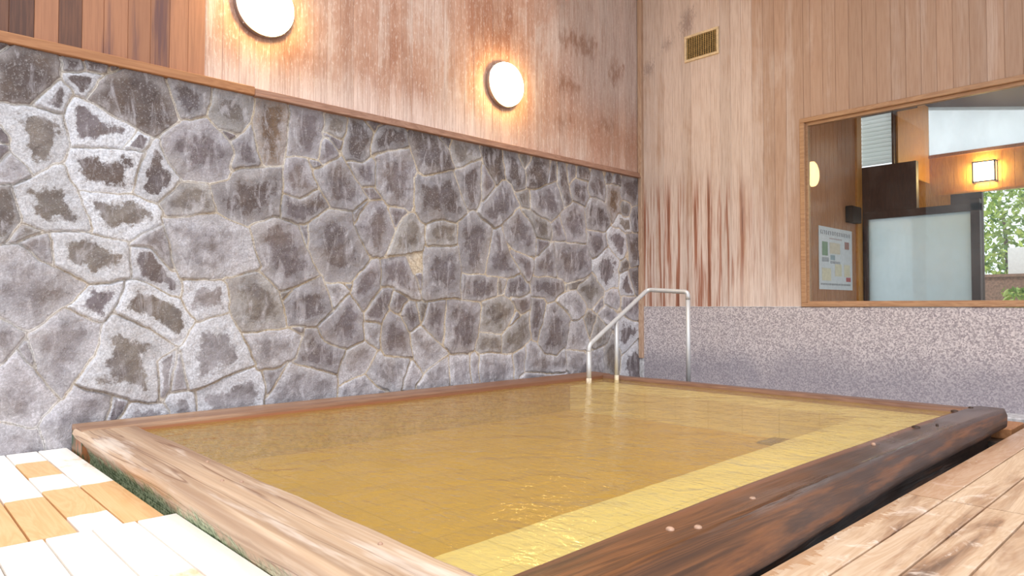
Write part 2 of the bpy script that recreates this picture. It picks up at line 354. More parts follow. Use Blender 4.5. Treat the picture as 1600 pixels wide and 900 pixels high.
# glass
t = NT('window_glass'); tr = t.new('ShaderNodeBsdfTransparent', {0: (.93, .95, .94, 1)}).outputs[0]
gl = t.new('ShaderNodeBsdfGlossy', {0: (1, 1, 1, 1), 'Roughness': .004}).outputs[0]; fr = t.new('ShaderNodeFresnel', {'IOR': 1.5}).outputs[0]
sm = t.noise(t.pos(), 2, 4, .6); film = t.new('ShaderNodeBsdfDiffuse', {0: (.8, .83, .85, 1)}).outputs[0]
s1 = t.new('ShaderNodeMixShader', {0: t.ramp(sm, .4, .8, 0, .05), 1: tr, 2: film}).outputs[0]
s2 = t.new('ShaderNodeMixShader', {0: t.math('MULTIPLY', fr, .38, clamp=True), 1: s1, 2: gl}).outputs[0]; t.t.links.new(s2, t.out.inputs[0]); M['glass'] = t.m
def frosted(name, col, k):
    t = NT(name); n = t.noise(t.pos((1, 1, .6)), 2.2, 4, .6)
    a = t.new('ShaderNodeBsdfTranslucent', {0: lin(col)}).outputs[0]; d = t.new('ShaderNodeBsdfDiffuse', {0: lin(col)}).outputs[0]; tr = t.new('ShaderNodeBsdfTransparent').outputs[0]
    s1 = t.new('ShaderNodeMixShader', {0: .3, 1: a, 2: d}).outputs[0]
    s2 = t.new('ShaderNodeMixShader', {0: t.ramp(n, .35, .75, k, k + .15), 1: s1, 2: tr}).outputs[0]; t.t.links.new(s2, t.out.inputs[0]); return t.m
M['frost'] = frosted('steamed_glass', (222, 234, 240), .12)
M['clear_pane'] = frosted('hazy_sky_pane', (235, 240, 245), .5)
M['louver'] = frosted('louver_glass', (236, 246, 246), .25)
# metals, lamp
t = NT('brushed_steel'); n = t.noise(t.pos((1, 1, .2)), 40, 3); M['steel'] = t.pbr(t.mix(n, lin((186, 186, 188)), lin((214, 214, 218))), .42, n, .05, .001, .4)
t = NT('lamp_ring_metal'); n = t.noise(t.pos(), 12, 3); M['chrome'] = t.pbr(t.mix(n, lin((150, 140, 140)), lin((190, 180, 178))), .28, n, .03, .001, .9)
M['limed'] = plain('lime_crust', (222, 210, 190), .6)
def emit(name, col, k):
    t = NT(name); e = t.new('ShaderNodeEmission', {0: col, 1: k}).outputs[0]; t.t.links.new(e, t.out.inputs[0]); return t.m
M['opal'] = emit('glowing_opal_glass', (1.0, .70, .27, 1), 58)
M['lantern_glow'] = emit('glowing_lantern_paper', (1.0, .74, .34, 1), 45)
M['vent_frame'] = plain('cream_vent_metal', (216, 192, 156), .45, 0, .05); M['vent_bar'] = plain('ochre_vent_bar', (150, 122, 74), .5); M['black'] = plain('dark_void', (30, 26, 22), .8)
M['floor'] = plain('dark_damp_floor', (58, 44, 34), .5, 0, .3, 14); M['ledge'] = plain('grey_stone_ledge', (178, 176, 180), .6)
M['paper'] = plain('glossy_paper', (228, 228, 232), .25, 0, .02)
for k, c in dict(ink=(80, 76, 90), green=(120, 150, 112), skin=(220, 204, 180), red=(190, 60, 62), bluegrey=(150, 170, 180), cream=(232, 220, 190), rosebrown=(170, 110, 100)).items(): M['ink_' + k] = plain('print_' + k, c, .3, 0, .03)
M['ceil_dark'] = plain('ceiling_dark_wood', (58, 32, 26), .7); M['ceil'] = plain('ceiling_wood', (205, 186, 166), .6)
M['leaf'] = None
t = NT('leaf_green'); oi = t.attr('tone')[2]; c = t.mix(oi, lin((88, 130, 44)), lin((196, 214, 110))); M['leaf'] = t.pbr(c, .5)
M['bark'] = plain('bark', (96, 74, 56), .8); M['fence'] = plain('weathered_fence', (146, 116, 100), .7); M['white'] = plain('white_board', (240, 242, 244), .5, 0, .02)
M['gravel'] = plain('pale_gravel', (190, 184, 170), .8, 0, .2, 60)

# ---------------------------------------------------------------- the room
XL, YB = -4.78, 6.56
fl = MB()
fl.box(-6, -4.70, -4, YB + .2, -.5, -.22); fl.box(-1.12, 5, -4, YB + .2, -.5, -.22)
fl.box(-4.70, -1.12, -4, .97, -.5, -.22); fl.box(-4.70, -1.12, 5.58, YB + .2, -.5, -.22)
tag(fl.build('floor', M['floor']), kind='structure')

def boards(edges, axis, plane, z0, z1, tones, depth=.004, hole=None):
    """upright boards with a small groove between each; axis = the direction the row runs in"""
    mb = MB(); tn = []; rn = []
    for i in range(len(edges) - 1):
        a, b = edges[i], edges[i + 1]; g = .003; r = random.random()
        spans = [(z0, z1)]
        if hole and not (b <= hole[0] + .001 or a >= hole[1] - .001): spans = [(z0, hole[2]), (hole[3], z1)]
        for (za, zb) in spans:
            if zb - za < .001: continue
            vs = []
            for z in (za, zb):
                for (h, d) in ((a, depth), (a + g, 0), (b - g, 0), (b, depth)):
                    vs.append((plane - d, h, z) if axis == 'Y' else (h, plane + d, z))
            mb.add(vs, [(0, 1, 5, 4), (1, 2, 6, 5), (2, 3, 7, 6)])
            tn += [tones.get(i, .85)] * 8; rn += [r] * 8
    mb.a['tone'] = ('FLOAT', tn); mb.a['rnd'] = ('FLOAT', rn); return mb

# left wall: fieldstone below, upright boards above
wl = empty('wall_left', (XL, 3, 0), kind='structure')
core = MB(); core.box(XL - .25, XL - .02, -4, 9, -.3, 4.6); part(core, 'wall_core', M['in_wood'], wl)
e = [-4 + .12 * i for i in range(0, 38)]; e = [v for v in e if v < .5] + [.58, .70, .82, .94, 1.056, 1.19, 1.32, 1.435, 1.55, 1.662]
k = len(e) - 1; tn = {}
y = 1.662
while y < YB + .2: y += .1132; e.append(y)
for j, v in zip(range(k - 10, k), (.25, .12, .9, .18, .95, .85, .72, .8, 1.0, 1.0)): tn[j] = v
mb = boards(e, 'Y', XL - .005, 2.18, 4.6, tn)
part(mb, 'board_cladding', M['left_wood'], wl)

STONES = """d 540,2218 603,2207 570,2162 541,2141
D 542,2127 611,2198 690,2207 816,2197 837,2135 810,2033 687,1884 590,1864 546,1869
d 836,2216 934,2217 956,2135 854,2105
d 947,2215 1088,2211 1085,2155 1050,2129 965,2132
d 1097,2208 1150,2206 1137,2183 1093,2159
dw 854,2091 1050,2120 959,1960 934,1964 867,2036
dw 703,1883 831,2019 884,1973 881,1914 841,1840 797,1840
D 1191,2211 1402,2204 1437,2091 1489,1911 1383,1809 1288,1813 1070,1923 967,1947 1051,2088
d 1416,2202 1695,2190 1681,2100 1661,1987 1508,1958 1447,2083
o 1722,2191 1999,2189 1978,2002 1922,1896 1768,1908 1703,1973
ow 665,1843 841,1835 880,1665 857,1575 717,1470 605,1583 601,1638 548,1738 546,1837
g 548,1719 585,1671 586,1617 550,1620
g 550,1611 583,1607 598,1578 551,1521
gW 885,1915 967,1942 1106,1881 1242,1815 1171,1682 897,1658 854,1823
gW 1246,1811 1326,1778 1280,1683 1189,1679
g 1383,1798 1499,1903 1682,1958 1823,1840 1851,1755 1809,1577 1687,1529 1513,1534 1443,1620 1383,1746
g 1768,1902 1900,1886 1834,1831
dw 1326,1768 1373,1781 1443,1620 1508,1528 1364,1365 1229,1412 1281,1597
dW 893,1633 1290,1680 1229,1412 1202,1404 942,1399 866,1548
l 606,1561 709,1460 604,1392 553,1381 552,1494
ow 616,1379 713,1461 858,1537 925,1392 1008,1158 776,1145 667,1188
o 554,1367 601,1377 660,1201 580,1049 559,1043
o 668,1183 768,1140 707,1117 639,1066 588,1049
oW 942,1384 1211,1400 1369,1361 1399,1239 1259,1157 1134,1108 1021,1144
o 1388,1363 1513,1502 1682,1518 1731,1343 1428,1278
d 1714,1516 1826,1568 1903,1628 2205,1710 2219,1577 2184,1351 2136,1353 1963,1258 1774,1331
l 654,1067 800,1133 810,936 747,971
ow 808,1134 929,1133 1013,1110 1206,1093 1231,883 1017,833 891,901 814,936
l 1228,1094 1404,1229 1471,932 1451,931 1344,1060 1251,1085
l 1409,1266 1764,1319 1963,1241 2022,1053 2069,987 1800,910 1541,871 1480,984 1439,1149
gw 1238,1074 1326,1059 1481,911 1536,839 1522,755 1395,815 1240,878
l 559,1034 632,1052 748,952 992,818 886,702 870,683 692,560 565,639
gW 1000,818 1191,862 1130,712 1071,599 894,683
oW 1200,857 1263,869 1522,744 1615,606 1516,451 1332,549 1140,653
lw 1541,860 1674,869 1812,845 1846,658 1646,595 1532,755
l 565,626 688,555 689,528 583,378 569,370
l 708,536 870,674 1071,585 1023,402 933,273 858,152 749,314 697,500
l 652,456 697,509 737,342 687,382
l 641,448 680,373 773,275 838,149 716,10 574,67 569,352
ow 1080,575 1140,653 1341,549 1501,430 1386,343 1404,106 1338,92 1129,161 933,244 1040,401
lw 1391,343 1497,420 1471,152 1413,105
l 1517,398 1574,143 1476,131
lw 1521,419 1635,595 1847,642 1925,513 2029,296 1786,201 1590,142
l 925,226 1129,151 1101,-22 980,-151 923,-181 826,-129 774,-30 776,53 878,145
l 574,53 716,-4 754,-27 749,-164 578,-183
gw 1143,140 1218,113 1149,2 1105,-13
lw 1228,73 1273,93 1376,58 1462,18 1464,-116 1132,-74
lw 1471,126 1615,124 1637,-11 1633,-137 1469,-117
lw 1625,128 2018,269 2077,192 2090,-13 2079,-80 1643,-85
b 2017,2181 2213,2187 2257,2101 2252,1946 2205,1727 2062,1707 2008,1905 1995,1994
g 1834,1842 1990,1981 2062,1707 1847,1660 1862,1768
g 2275,2187 2532,2184 2527,1981 2496,1817 2379,1818 2241,1809 2264,1996
o 2546,2168 2710,2181 2738,2155 2725,2052 2690,2008 2547,2033
d 2759,2178 2896,2178 2970,2095 2869,1847 2740,1834 2705,1923 2746,2056
g 2534,2019 2704,1986 2684,1895 2588,1979
g 2521,1943 2588,1985 2691,1896 2643,1839 2536,1780 2509,1819
g 2910,2181 3037,2178 2992,2098
d 3014,2154 3303,2166 3328,2048 3046,1938 2993,1943 2992,2085
D 3311,2167 3630,2167 3736,2071 3808,1918 3477,1818 3336,2022
g 3016,1920 3138,1978 3336,2036 3370,1770 3379,1527 3109,1546 3017,1647
g 2747,1817 2979,1850 3002,1658 2870,1642
g 2241,1785 2405,1798 2497,1586 2356,1498 2219,1530
g 2411,1793 2509,1795 2536,1768 2463,1740
g 2470,1728 2643,1833 2698,1860 2783,1721 2870,1630 2914,1558 2785,1450 2605,1451 2510,1612
g 2219,1507 2344,1485 2498,1574 2592,1449 2473,1377 2383,1310 2209,1342
g 2877,1631 2987,1650 3048,1572 2944,1548
l 2785,1431 2929,1534 2814,1345
g 2944,1535 3079,1543 3141,1437 3196,1330 3104,1120 2932,1111 2807,1338
g 2435,1302 2579,1424 2771,1436 2800,1331 2932,1098 2768,890 2583,873 2423,1121
g 1991,1255 2148,1342 2333,1270 2372,1166 2516,932 2337,844 2201,818 2081,930 2045,1031
l 2352,1289 2409,1300 2410,1138
o 1828,884 2070,930 2195,806 2252,551 2027,516 1925,519 1852,658
g 2238,737 2324,820 2542,921 2631,666 2480,552 2258,551
o 2214,801 2287,808 2232,749
l 2583,855 2726,858 2775,815 2638,678
l 2733,877 2789,878 2782,821
g 2803,891 2903,970 3006,1076 3052,949 3052,845 2898,658 2790,803
g 3074,1066 3292,1096 3415,892 3432,764 3350,756 3128,872 3067,858
g 3316,1104 3463,1138 3447,1002 3381,986
g 3398,980 3456,988 3448,852
o 3282,1437 3379,1459 3479,1358 3480,1180 3252,1128 3119,1114 3219,1312
g 3133,1489 3282,1490 3196,1336
d 3394,1773 3477,1804 3790,1880 3938,1567 3810,1455 3479,1440 3387,1527
d 3827,1899 4108,2041 4118,1687 4070,1594 3957,1583
o 3754,2117 3808,2161 4088,2163 4108,2063 3836,1943
d 3647,2163 3763,2161 3745,2101
D 4127,2140 4357,2153 4408,1917 4306,1843 4186,2007
g 4127,1999 4286,1841 4147,1676
d 4439,2158 4598,2159 4706,1971 4684,1858 4576,1814 4439,1936
o 4630,2148 4761,2136 4695,2063
D 4717,2035 4795,2125 5036,2144 4977,1941 4795,1855 4706,1876
d 5059,2131 5142,2142 5154,1980 5000,1944
d 5178,2147 5288,2138 5349,1803 5262,1728 5166,1965
g 4089,1581 4398,1870 4491,1850 4619,1664 4429,1538 4286,1435 4128,1497
o 4576,1783 4728,1824 4750,1661 4640,1666
g 4772,1829 5142,1953 5262,1719 5070,1546 4794,1633
o 3513,1347 3598,1430 3756,1450 3837,1414 3847,1244 3522,1217
g 3874,1432 4032,1547 4246,1417 4207,1162 4158,997 3911,1004 3865,1231
g 4266,1411 4388,1428 4470,1221 4619,1028 4555,979 4207,984 4227,1193
g 4429,1477 4619,1632 4728,1564 4816,1382 4839,1209 4772,1174 4491,1237 4398,1414
o 4640,1634 4794,1618 5046,1528 5069,1367 4861,1385 4794,1491
g 4861,1353 5022,1348 4861,1210
g 5069,1529 5189,1605 5286,1381 5081,1352
g 5213,1640 5399,1775 5539,1721 5590,1538 5589,1367 5310,1350
g 5313,2133 5438,2142 5438,2066 5337,1986
d 5464,2137 5658,2138 5645,2041 5463,2052
d 5375,1974 5438,2040 5631,2022 5591,1777 5412,1810
d 5671,2131 5915,2128 5914,1845 5657,1939
d 5617,1780 5777,1848 5914,1810 5996,1641 5898,1527 5642,1525
b 5957,2027 6155,2033 6168,1764 6024,1643 5941,1777
d 5929,2130 6042,2135 6013,2051 5943,2043
d 6070,2130 6200,2129 6185,2054 6055,2057
d 6229,2132 6530,2143 6543,1874 6436,1863 6228,1951
o 6198,1839 6375,1857 6256,1736
d 6451,1827 6543,1855 6541,1548 6403,1547
ow 6168,1709 6314,1668 6403,1547 6196,1531 6081,1594
g 5616,1506 5912,1493 5967,1373 5720,1220 5641,1285
gw 5967,1497 6167,1601 6254,1499 6311,1230 6165,1259 5967,1391
d 6313,1513 6540,1529 6538,1167 6400,1143
g 5128,1338 5589,1350 5667,1200 5588,1009 5309,885 5163,981
g 4952,1247 5093,1336 5151,997 4838,1003 4861,1163
g 3488,1208 3856,1237 3883,1117 3884,774 3498,751 3456,920
g 3316,1117 3472,1146 3456,1015 3381,986
g 4450,1296 4727,1188 4794,1175 4771,1001 4727,937 4576,1119
g 3902,975 4337,965 4337,793 4168,754 3884,767
o 4357,959 4450,953 4419,809 4347,793
g 4460,954 4640,1005 4760,875 4727,812 4597,772 4408,794
g 4827,987 5236,983 5260,868 4998,767 4793,790 4771,891
o 5236,950 5614,1002 5434,904 5284,868
l 5187,785 5433,854 5587,720 5573,585 5407,562 5235,687
o 5484,922 5614,993 5773,1015 5908,808 5691,686 5484,855
gw 5720,1186 5967,1338 6136,1204 6105,953 5936,879 5800,963
o 6193,1099 6282,1302 6340,1140
gw 6222,1046 6310,1085 6458,832 6191,811
d 6355,1114 6537,1148 6535,833 6474,832
l 5922,826 6077,881 6176,793 6075,686 5921,721
l 5718,652 5881,791 5907,686 5771,617
l 5798,617 5935,704 6047,650 6046,509 5907,529
l 5332,521 5534,568 5663,345 5559,213 5282,259
o 5560,585 5691,652 5771,600 5663,362
o 5690,378 5784,582 5961,405 5961,300 5716,223
g 4998,687 5235,670 5345,571 5282,308 5137,200 4951,225 4882,307 4951,576
g 4793,774 4963,767 4928,528 4860,371 4793,358 4760,578
g 4512,772 4771,813 4749,656 4629,626
o 4149,740 4388,786 4512,718 4554,626 4388,447 4110,469 4110,630
l 4554,642 4618,611 4491,520
o 4110,455 4368,433 4378,260 4111,280
o 4398,447 4749,641 4760,375 4640,302 4388,252
l 4705,314 4771,359 4882,292 4951,225 5137,192 5258,243 5282,111 5233,16 4705,66
l 5294,225 5559,222 5583,-24 5306,-6
l 5689,207 5878,268 5876,-44 5688,-49
o 5905,250 6017,333 6158,150 6128,-61 5890,-45
g 3731,745 4015,746 4129,688 4091,426 3959,287 3777,288 3697,354
g 3532,730 3722,745 3697,354 3482,539
o 3424,730 3515,730 3457,567
g 3270,716 3399,730 3449,540 3335,489 3254,623
g 3129,690 3175,808 3334,756 3254,636
l 3351,475 3449,526 3741,283 3484,132 3385,259
g 3084,586 3130,637 3254,610 3335,475 3376,260 3086,288
l 3501,131 3750,254 3760,-12 3418,29
l 3768,267 3978,257 4007,-18 3769,1
l 3997,249 4092,244 4092,-10 4016,-4
l 4111,265 4512,231 4523,-13 4111,-12
l 4544,229 4683,300 4683,68 4576,-17
l 4618,26 4705,51 5306,3 5306,-38 4950,-29 4618,-35
g 6220,794 6519,796 6517,538 6336,558
gw 6189,542 6517,519 6531,335 6245,182 6159,328
gw 6274,162 6531,316 6543,-90 6214,-67
l 1937,507 2265,527 2377,489 2316,327 2147,244 2053,261
l 2289,538 2390,542 2365,478
g 2402,530 2493,528 2559,423 2737,355 2669,174 2469,235 2316,292
g 2506,546 2631,660 2776,784 2898,652 2892,449 2750,367 2627,396 2533,461
l 2751,342 2900,411 3010,330 2908,158 2697,98 2676,198
g 2913,639 3083,833 3175,847 3129,663 3069,560 2920,575
l 2913,563 3062,541 3033,355 2907,449
l 2094,236 2219,245 2267,294 2113,53
l 2279,288 2469,223 2662,162 2664,-22 2102,-20 2113,41
l 2690,74 2901,152 3027,47 3118,1 2684,-24
l 3025,317 3352,261 3273,106 3258,-11 3087,16 2923,157
l 3377,233 3451,175 3468,120 3353,-19 3273,1 3289,92"""
CLR = dict(D=(90, 77, 73), d=(104, 92, 92), g=(134, 124, 130), o=(148, 139, 131), l=(198, 193, 200), b=(136, 106, 76))
polys = []
for i, ln in enumerate(STONES.strip().split('\n')):
    q = ln.split(); polys.append((q[0], [tuple(int(v) / 1000 for v in s.split(',')) for s in q[1:]]))
J = {}
def jit(i, k):      # the stretch of wall nearer than the picture's edge
    if (i, k) not in J: J[(i, k)] = (.46 - i * .30 + (random.uniform(-.07, .07) if i else 0), -.3 + k * .31 + random.uniform(-.07, .07))
    return J[(i, k)]
for i in range(0, 12):
    for k in range(8): polys.append((random.choice(['l', 'g', 'ow', 'gw', 'd']), [jit(i, k), jit(i, k + 1), jit(i + 1, k + 1), jit(i + 1, k)]))
gy = np.concatenate([np.arange(-3.0, .40, .016), np.arange(.40, YB + .006, .006)]); gz = np.arange(-.24, 2.1851, .006)
GY, GZ = np.meshgrid(gy, gz, indexing='ij')
def nfield(fy, fz, seed):       # smooth value noise on the grid
    rng = np.random.RandomState(seed); a = rng.rand(200, 120); u = (GY + 4) * fy; v = (GZ + 1) * fz
    iu = np.floor(u).astype(int); iv = np.floor(v).astype(int); fu = u - iu; fv = v - iv; fu = fu * fu * (3 - 2 * fu); fv = fv * fv * (3 - 2 * fv)
    g = lambda a_, b_: a[(iu + a_) % 200, (iv + b_) % 120]
    return (g(0, 0) * (1 - fu) + g(1, 0) * fu) * (1 - fv) + (g(0, 1) * (1 - fu) + g(1, 1) * fu) * fv - .5
WY = GY + nfield(9, 9, 1) * .022 + nfield(26, 26, 2) * .008; WZ = GZ + nfield(9, 9, 3) * .022 + nfield(26, 26, 4) * .008
D1 = np.full(GY.shape, 9.0); D2 = np.full(GY.shape, 9.0); ID = np.zeros(GY.shape, int)
for pid, (cls, pts) in enumerate(polys):
    ys_ = [p[0] for p in pts]; zs_ = [p[1] for p in pts]; mg = .40
    ia, ib = np.searchsorted(gy, min(ys_) - mg), np.searchsorted(gy, max(ys_) + mg); ka, kb = np.searchsorted(gz, min(zs_) - mg), np.searchsorted(gz, max(zs_) + mg)
    if ia >= ib or ka >= kb: continue
    sl = (slice(ia, ib), slice(ka, kb)); Y = WY[sl]; Z = WZ[sl]; d = np.full(Y.shape, 9.0); ins = np.zeros(Y.shape, bool); n = len(pts)
    for k in range(n):
        (ax, az), (bx_, bz) = pts[k], pts[(k + 1) % n]; ex, ez = bx_ - ax, bz - az; L = ex * ex + ez * ez + 1e-9
        tt = np.clip(((Y - ax) * ex + (Z - az) * ez) / L, 0, 1); d = np.minimum(d, np.hypot(Y - ax - tt * ex, Z - az - tt * ez))
        cr = ((az > Z) != (bz > Z)) & (Y < ex * (Z - az) / (ez if abs(ez) > 1e-9 else 1e-9) + ax); ins ^= cr
    d = np.where(ins, -d, d)
    a, b, c_ = D1[sl], D2[sl], ID[sl]; new = d < a
    D2[sl] = np.where(new, a, np.minimum(b, d)); ID[sl] = np.where(new, pid, c_); D1[sl] = np.where(new, d, a)
GAP = np.minimum(D2 - D1, .8)
# wide leftovers between the stones turn into mortar
GAP = np.where(D1 > .07, np.minimum(GAP, np.maximum(0, .095 - D1) * .7), GAP)
GAP = np.minimum(GAP, (2.195 - GZ) * 2)
mx = np.full(len(polys), .02); np.maximum.at(mx, ID.ravel(), GAP.ravel())
ED = 1 - GAP / mx[ID]
rng = np.random.RandomState(5); NP_ = len(polys); hb = rng.uniform(-.002, .010, NP_); ty = rng.uniform(-.05, .05, NP_); tz_ = rng.uniform(-.05, .05, NP_)
cy_ = np.array([sum(p[0] for p in q[1]) / len(q[1]) for q in polys]); cz_ = np.array([sum(p[1] for p in q[1]) / len(q[1]) for q in polys])
s_ = np.clip((GAP - .010) / .014, 0, 1); s_ = s_ * s_ * (3 - 2 * s_)
body_h = hb[ID] + (GY - cy_[ID]) * ty[ID] + (GZ - cz_[ID]) * tz_[ID] + nfield(5, 5, 8) * .020 + nfield(14, 14, 9) * .012 + nfield(33, 33, 12) * .005 + .005 * (1 - ED ** 4)
bead = np.where(GAP < .012, .004 * (1 - GAP / .012), 0)
X_ = XL - .010 + bead + s_ * (.006 + np.maximum(body_h, -.005)) + nfield(30, 30, 11) * .002
V_ = np.stack([X_ - XL, GY - 3, GZ], -1).reshape(-1, 3); NYg, NZg = GY.shape
I_ = np.arange(NYg * NZg).reshape(NYg, NZg); F_ = np.stack([I_[:-1, :-1], I_[1:, :-1], I_[1:, 1:], I_[:-1, 1:]], -1).reshape(-1, 4)
me = bpy.data.meshes.new('fieldstone_facing'); me.vertices.add(len(V_)); me.vertices.foreach_set('co', V_.ravel().astype('f'))
me.loops.add(F_.size); me.loops.foreach_set('vertex_index', F_.ravel().astype('i')); me.polygons.add(len(F_)); me.polygons.foreach_set('loop_start', np.arange(0, F_.size, 4, dtype='i'))
me.update(calc_edges=True); me.polygons.foreach_set('use_smooth', np.ones(len(F_), bool)); me.materials.append(M['stone'])
cl_ = np.array([lin([v * (1 + k_) for v in CLR[q[0][0]]]) for q, k_ in zip(polys, rng.uniform(-.10, .10, NP_))]); lm_ = np.array([1.0 if 'W' in q[0] else .75 if 'w' in q[0] else .2 if q[0][0] != 'D' else 0 for q in polys])
for nm, ty_, ar in (('gap', 'FLOAT', GAP), ('edge', 'FLOAT', ED), ('lime', 'FLOAT', lm_[ID]), ('sid', 'FLOAT', ID * .137)):
    at = me.attributes.new(nm, ty_, 'POINT'); at.data.foreach_set('value', ar.ravel().astype('f'))
at = me.attributes.new('stone', 'FLOAT_COLOR', 'POINT'); at.data.foreach_set('color', cl_[ID].ravel().astype('f'))
o = bpy.data.objects.new('fieldstone_facing', me); COL.objects.link(o); o.parent = wl
tr = MB(); tr.box(XL - .02, XL + .035, -4, 1.99, 2.185, 2.245, .004); o = tr.build('trim_1', M['trim_orange']); tag(o, kind='structure')
tr = MB(); tr.box(XL - .02, XL + .03, 1.99, YB, 2.185, 2.238, .004); tr.box(XL - .02, XL + .045, 1.99, YB, 2.180, 2.196, .002); o = tr.build('trim_2', M['trim_brown']); tag(o, kind='structure')

# back wall: granite dado, boards, window opening
wb = empty('wall_back', (-2, YB, 0), kind='structure')
WX0, WX1, WZ0, WZ1 = -2.86, 1.6, .70, 2.47
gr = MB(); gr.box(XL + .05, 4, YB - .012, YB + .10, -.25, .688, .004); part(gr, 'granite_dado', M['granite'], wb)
e = [XL + .04]; x = -4.69
while x < 4: e.append(x); x += .1185
i0 = min(range(len(e)), key=lambda i: abs(e[i] - WX0)); e[i0] = WX0
i1 = min(range(len(e)), key=lambda i: abs(e[i] - WX1)); e[i1] = WX1
mb = boards(e, 'X', YB, .69, 4.6, {}, hole=(WX0, WX1, .695, WZ1)); part(mb, 'board_cladding', M['back_wood'], wb)
core = MB(); core.box(XL, WX0, YB + .02, YB + .12, -.25, 4.6); core.box(WX1, 4, YB + .02, YB + .12, -.25, 4.6)
core.box(WX0, WX1, YB + .02, YB + .12, WZ1, 4.6); core.box(WX0, WX1, YB + .1, YB + .12, -.25, .66)
part(core, 'wall_core', M['in_wood'], wb)
ct = MB(); ct.box(XL + .0, XL + .055, YB - .045, YB + .01, .10, 4.6, .004); tag(ct.build('trim_3', M['trim_corner']), kind='structure')
fb = MB(); fb.box(XL, XL + .055, YB - .03, YB + .01, -.22, .10, .004); tag(fb.build('trim_4', M['ledge']), kind='structure')
sill = MB(); sill.box(XL + .055, WX0 - .04, YB - .014, YB + .01, .686, .694); tag(sill.build('trim_5', M['ledge']), kind='structure')
lg = MB(); lg.box(-4.72, 4, 6.27, YB - .012, -.22, -.137, .006); tag(lg.build('trim_6', M['ledge']), kind='structure')
# window
win = empty('window_1', ((WX0 + WX1) / 2, YB, WZ0), kind='structure')
f = MB(); a, b = YB - .022, YB + .09
f.box(WX0 - .035, WX1 + .035, a, b, WZ1 - .012, WZ1 + .032, .004); f.box(WX0 - .035, WX1 + .035, a, b, WZ0 - .008, WZ0 + .03, .004)
f.box(WX0 - .035, WX0 + .012, a, b, WZ0 + .03, WZ1 - .012, .004); f.box(WX1 - .012, WX1 + .035, a, b, WZ0 + .03, WZ1 - .012, .004)
part(f, 'window_frame', M['frame_wood'], win)
f = MB(); a, b = YB + .012, YB + .06
f.box(WX0 + .012, WX1 - .012, a, b, WZ1 - .04, WZ1 - .012); f.box(WX0 + .012, WX0 + .03, a, b, WZ0 + .03, WZ1 - .04); f.box(WX0 + .03, WX1 - .012, a, b, WZ0 + .03, WZ0 + .045)
part(f, 'window_bead', M['frame_wood'], win)
f = MB(); f.box(WX0 + .013, WX1 - .013, YB + .031, YB + .035, WZ0 + .031, WZ1 - .013); part(f, 'window_pane', M['glass'], win)
# unseen ceiling over the far end, added and cut back to shape the sky light
cl = MB(); cl.box(XL - .2, 4, 4.6, 9.0, 4.6, 4.7); tag(cl.build('ceiling', M['ceil']), kind='structure')

# ---------------------------------------------------------------- pool
pool = empty('bathing_pool', (-3.0, 3.3, -.22), 'sunken rectangular hot spring bath with a heavy timber rim and pale tiled step', 'bathing pool')
def beam(name, mat, axis, a0, a1, prof, seg=.04, amp=.004, bow=None, parent=pool, capn=True):
    """prof = closed outline (across, z); runs along axis from a0 to a1"""
    n = max(2, int(abs(a1 - a0) / seg)); P = []
    m = len(prof)
    for i in range(m):                      # densify outline
        p, q = prof[i], prof[(i + 1) % m]; L = math.hypot(q[0] - p[0], q[1] - p[1]); kk = max(1, int(L / .025))
        for j in range(kk): P.append((p[0] + (q[0] - p[0]) * j / kk, p[1] + (q[1] - p[1]) * j / kk))
    m = len(P); mb = MB(); vs = []
    for i in range(n + 1):
        s = a0 + (a1 - a0) * i / n; off = bow(s) if bow else (0, 0); bo = off[2] if len(off) > 2 else 0
        for (c, z) in P:
            sy = noise.noise(Vector((s * 2.2, c * 9, z * 9))) * amp + noise.noise(Vector((s * 7, c * 25, z * 25 + 4))) * amp * .5
            w = max(0.0, min(1.0, (z + .13) / .11))
            cc, zz = c + off[0] * w + bo * (1 - w) + sy, z + (off[1] + sy * .8) * w
            vs.append((s, cc, zz) if axis == 'X' else (cc, s, zz))
    fs = [(i * m + k, i * m + (k + 1) % m, (i + 1) * m + (k + 1) % m, (i + 1) * m + k) for i in range(n) for k in range(m)]
    fs += [tuple(range(m)), tuple(n * m + k for k in range(m))]
    mb.add(vs, fs)
    o = part(mb, name, mat, parent, smooth=True)
    md = o.modifiers.new('edges', 'EDGE_SPLIT'); md.split_angle = R(50)
    return o
bl = beam('rim_beam', M['beam_dry'], 'X', -4.60, -1.10, [(1.205, -.30), (1.205, -.03), (1.192, -.010), (1.172, .0), (.915, .0), (.895, -.008), (.888, -.028), (.925, -.10), (.945, -.15), (.947, -.30)], amp=.005,
          bow=lambda s: (0, 0))
bl['label'] = 'pale dry timber rim nearest the duckboards'
bs = beam('rim_beam', M['beam_side'], 'Y', .905, 5.60, [(-4.70, -.30), (-4.70, .004), (-4.69, .012), (-4.475, .006), (-4.455, -.002), (-4.45, -.03), (-4.45, -.30)], amp=.003,
          bow=lambda s: (0, .0))
bs['label'] = 'narrow timber rim along the stone wall'
br_ = beam('rim_beam', M['beam_wet'], 'Y', .955, 5.68, [(-1.335, -.30), (-1.335, -.02), (-1.325, -.006), (-1.30, .0), (-1.165, .0), (-1.151, .0), (-1.148, -.001), (-1.142, -.006), (-1.140, -.010), (-1.112, -.046), (-1.075, -.118), (-1.078, -.132), (-1.16, -.14), (-1.16, -.30)],
           amp=.006, bow=lambda s: (-.034 * math.sin(math.pi * min(1, max(0, (s - 1.2) / 4.4))) + .02 * max(0, s - 4.7), -.003 * math.sin(s * 2), max(-.042, .02 - .040 * (s - 2.1))))
br_['label'] = 'wet dark brown timber rim beside the worn deck'
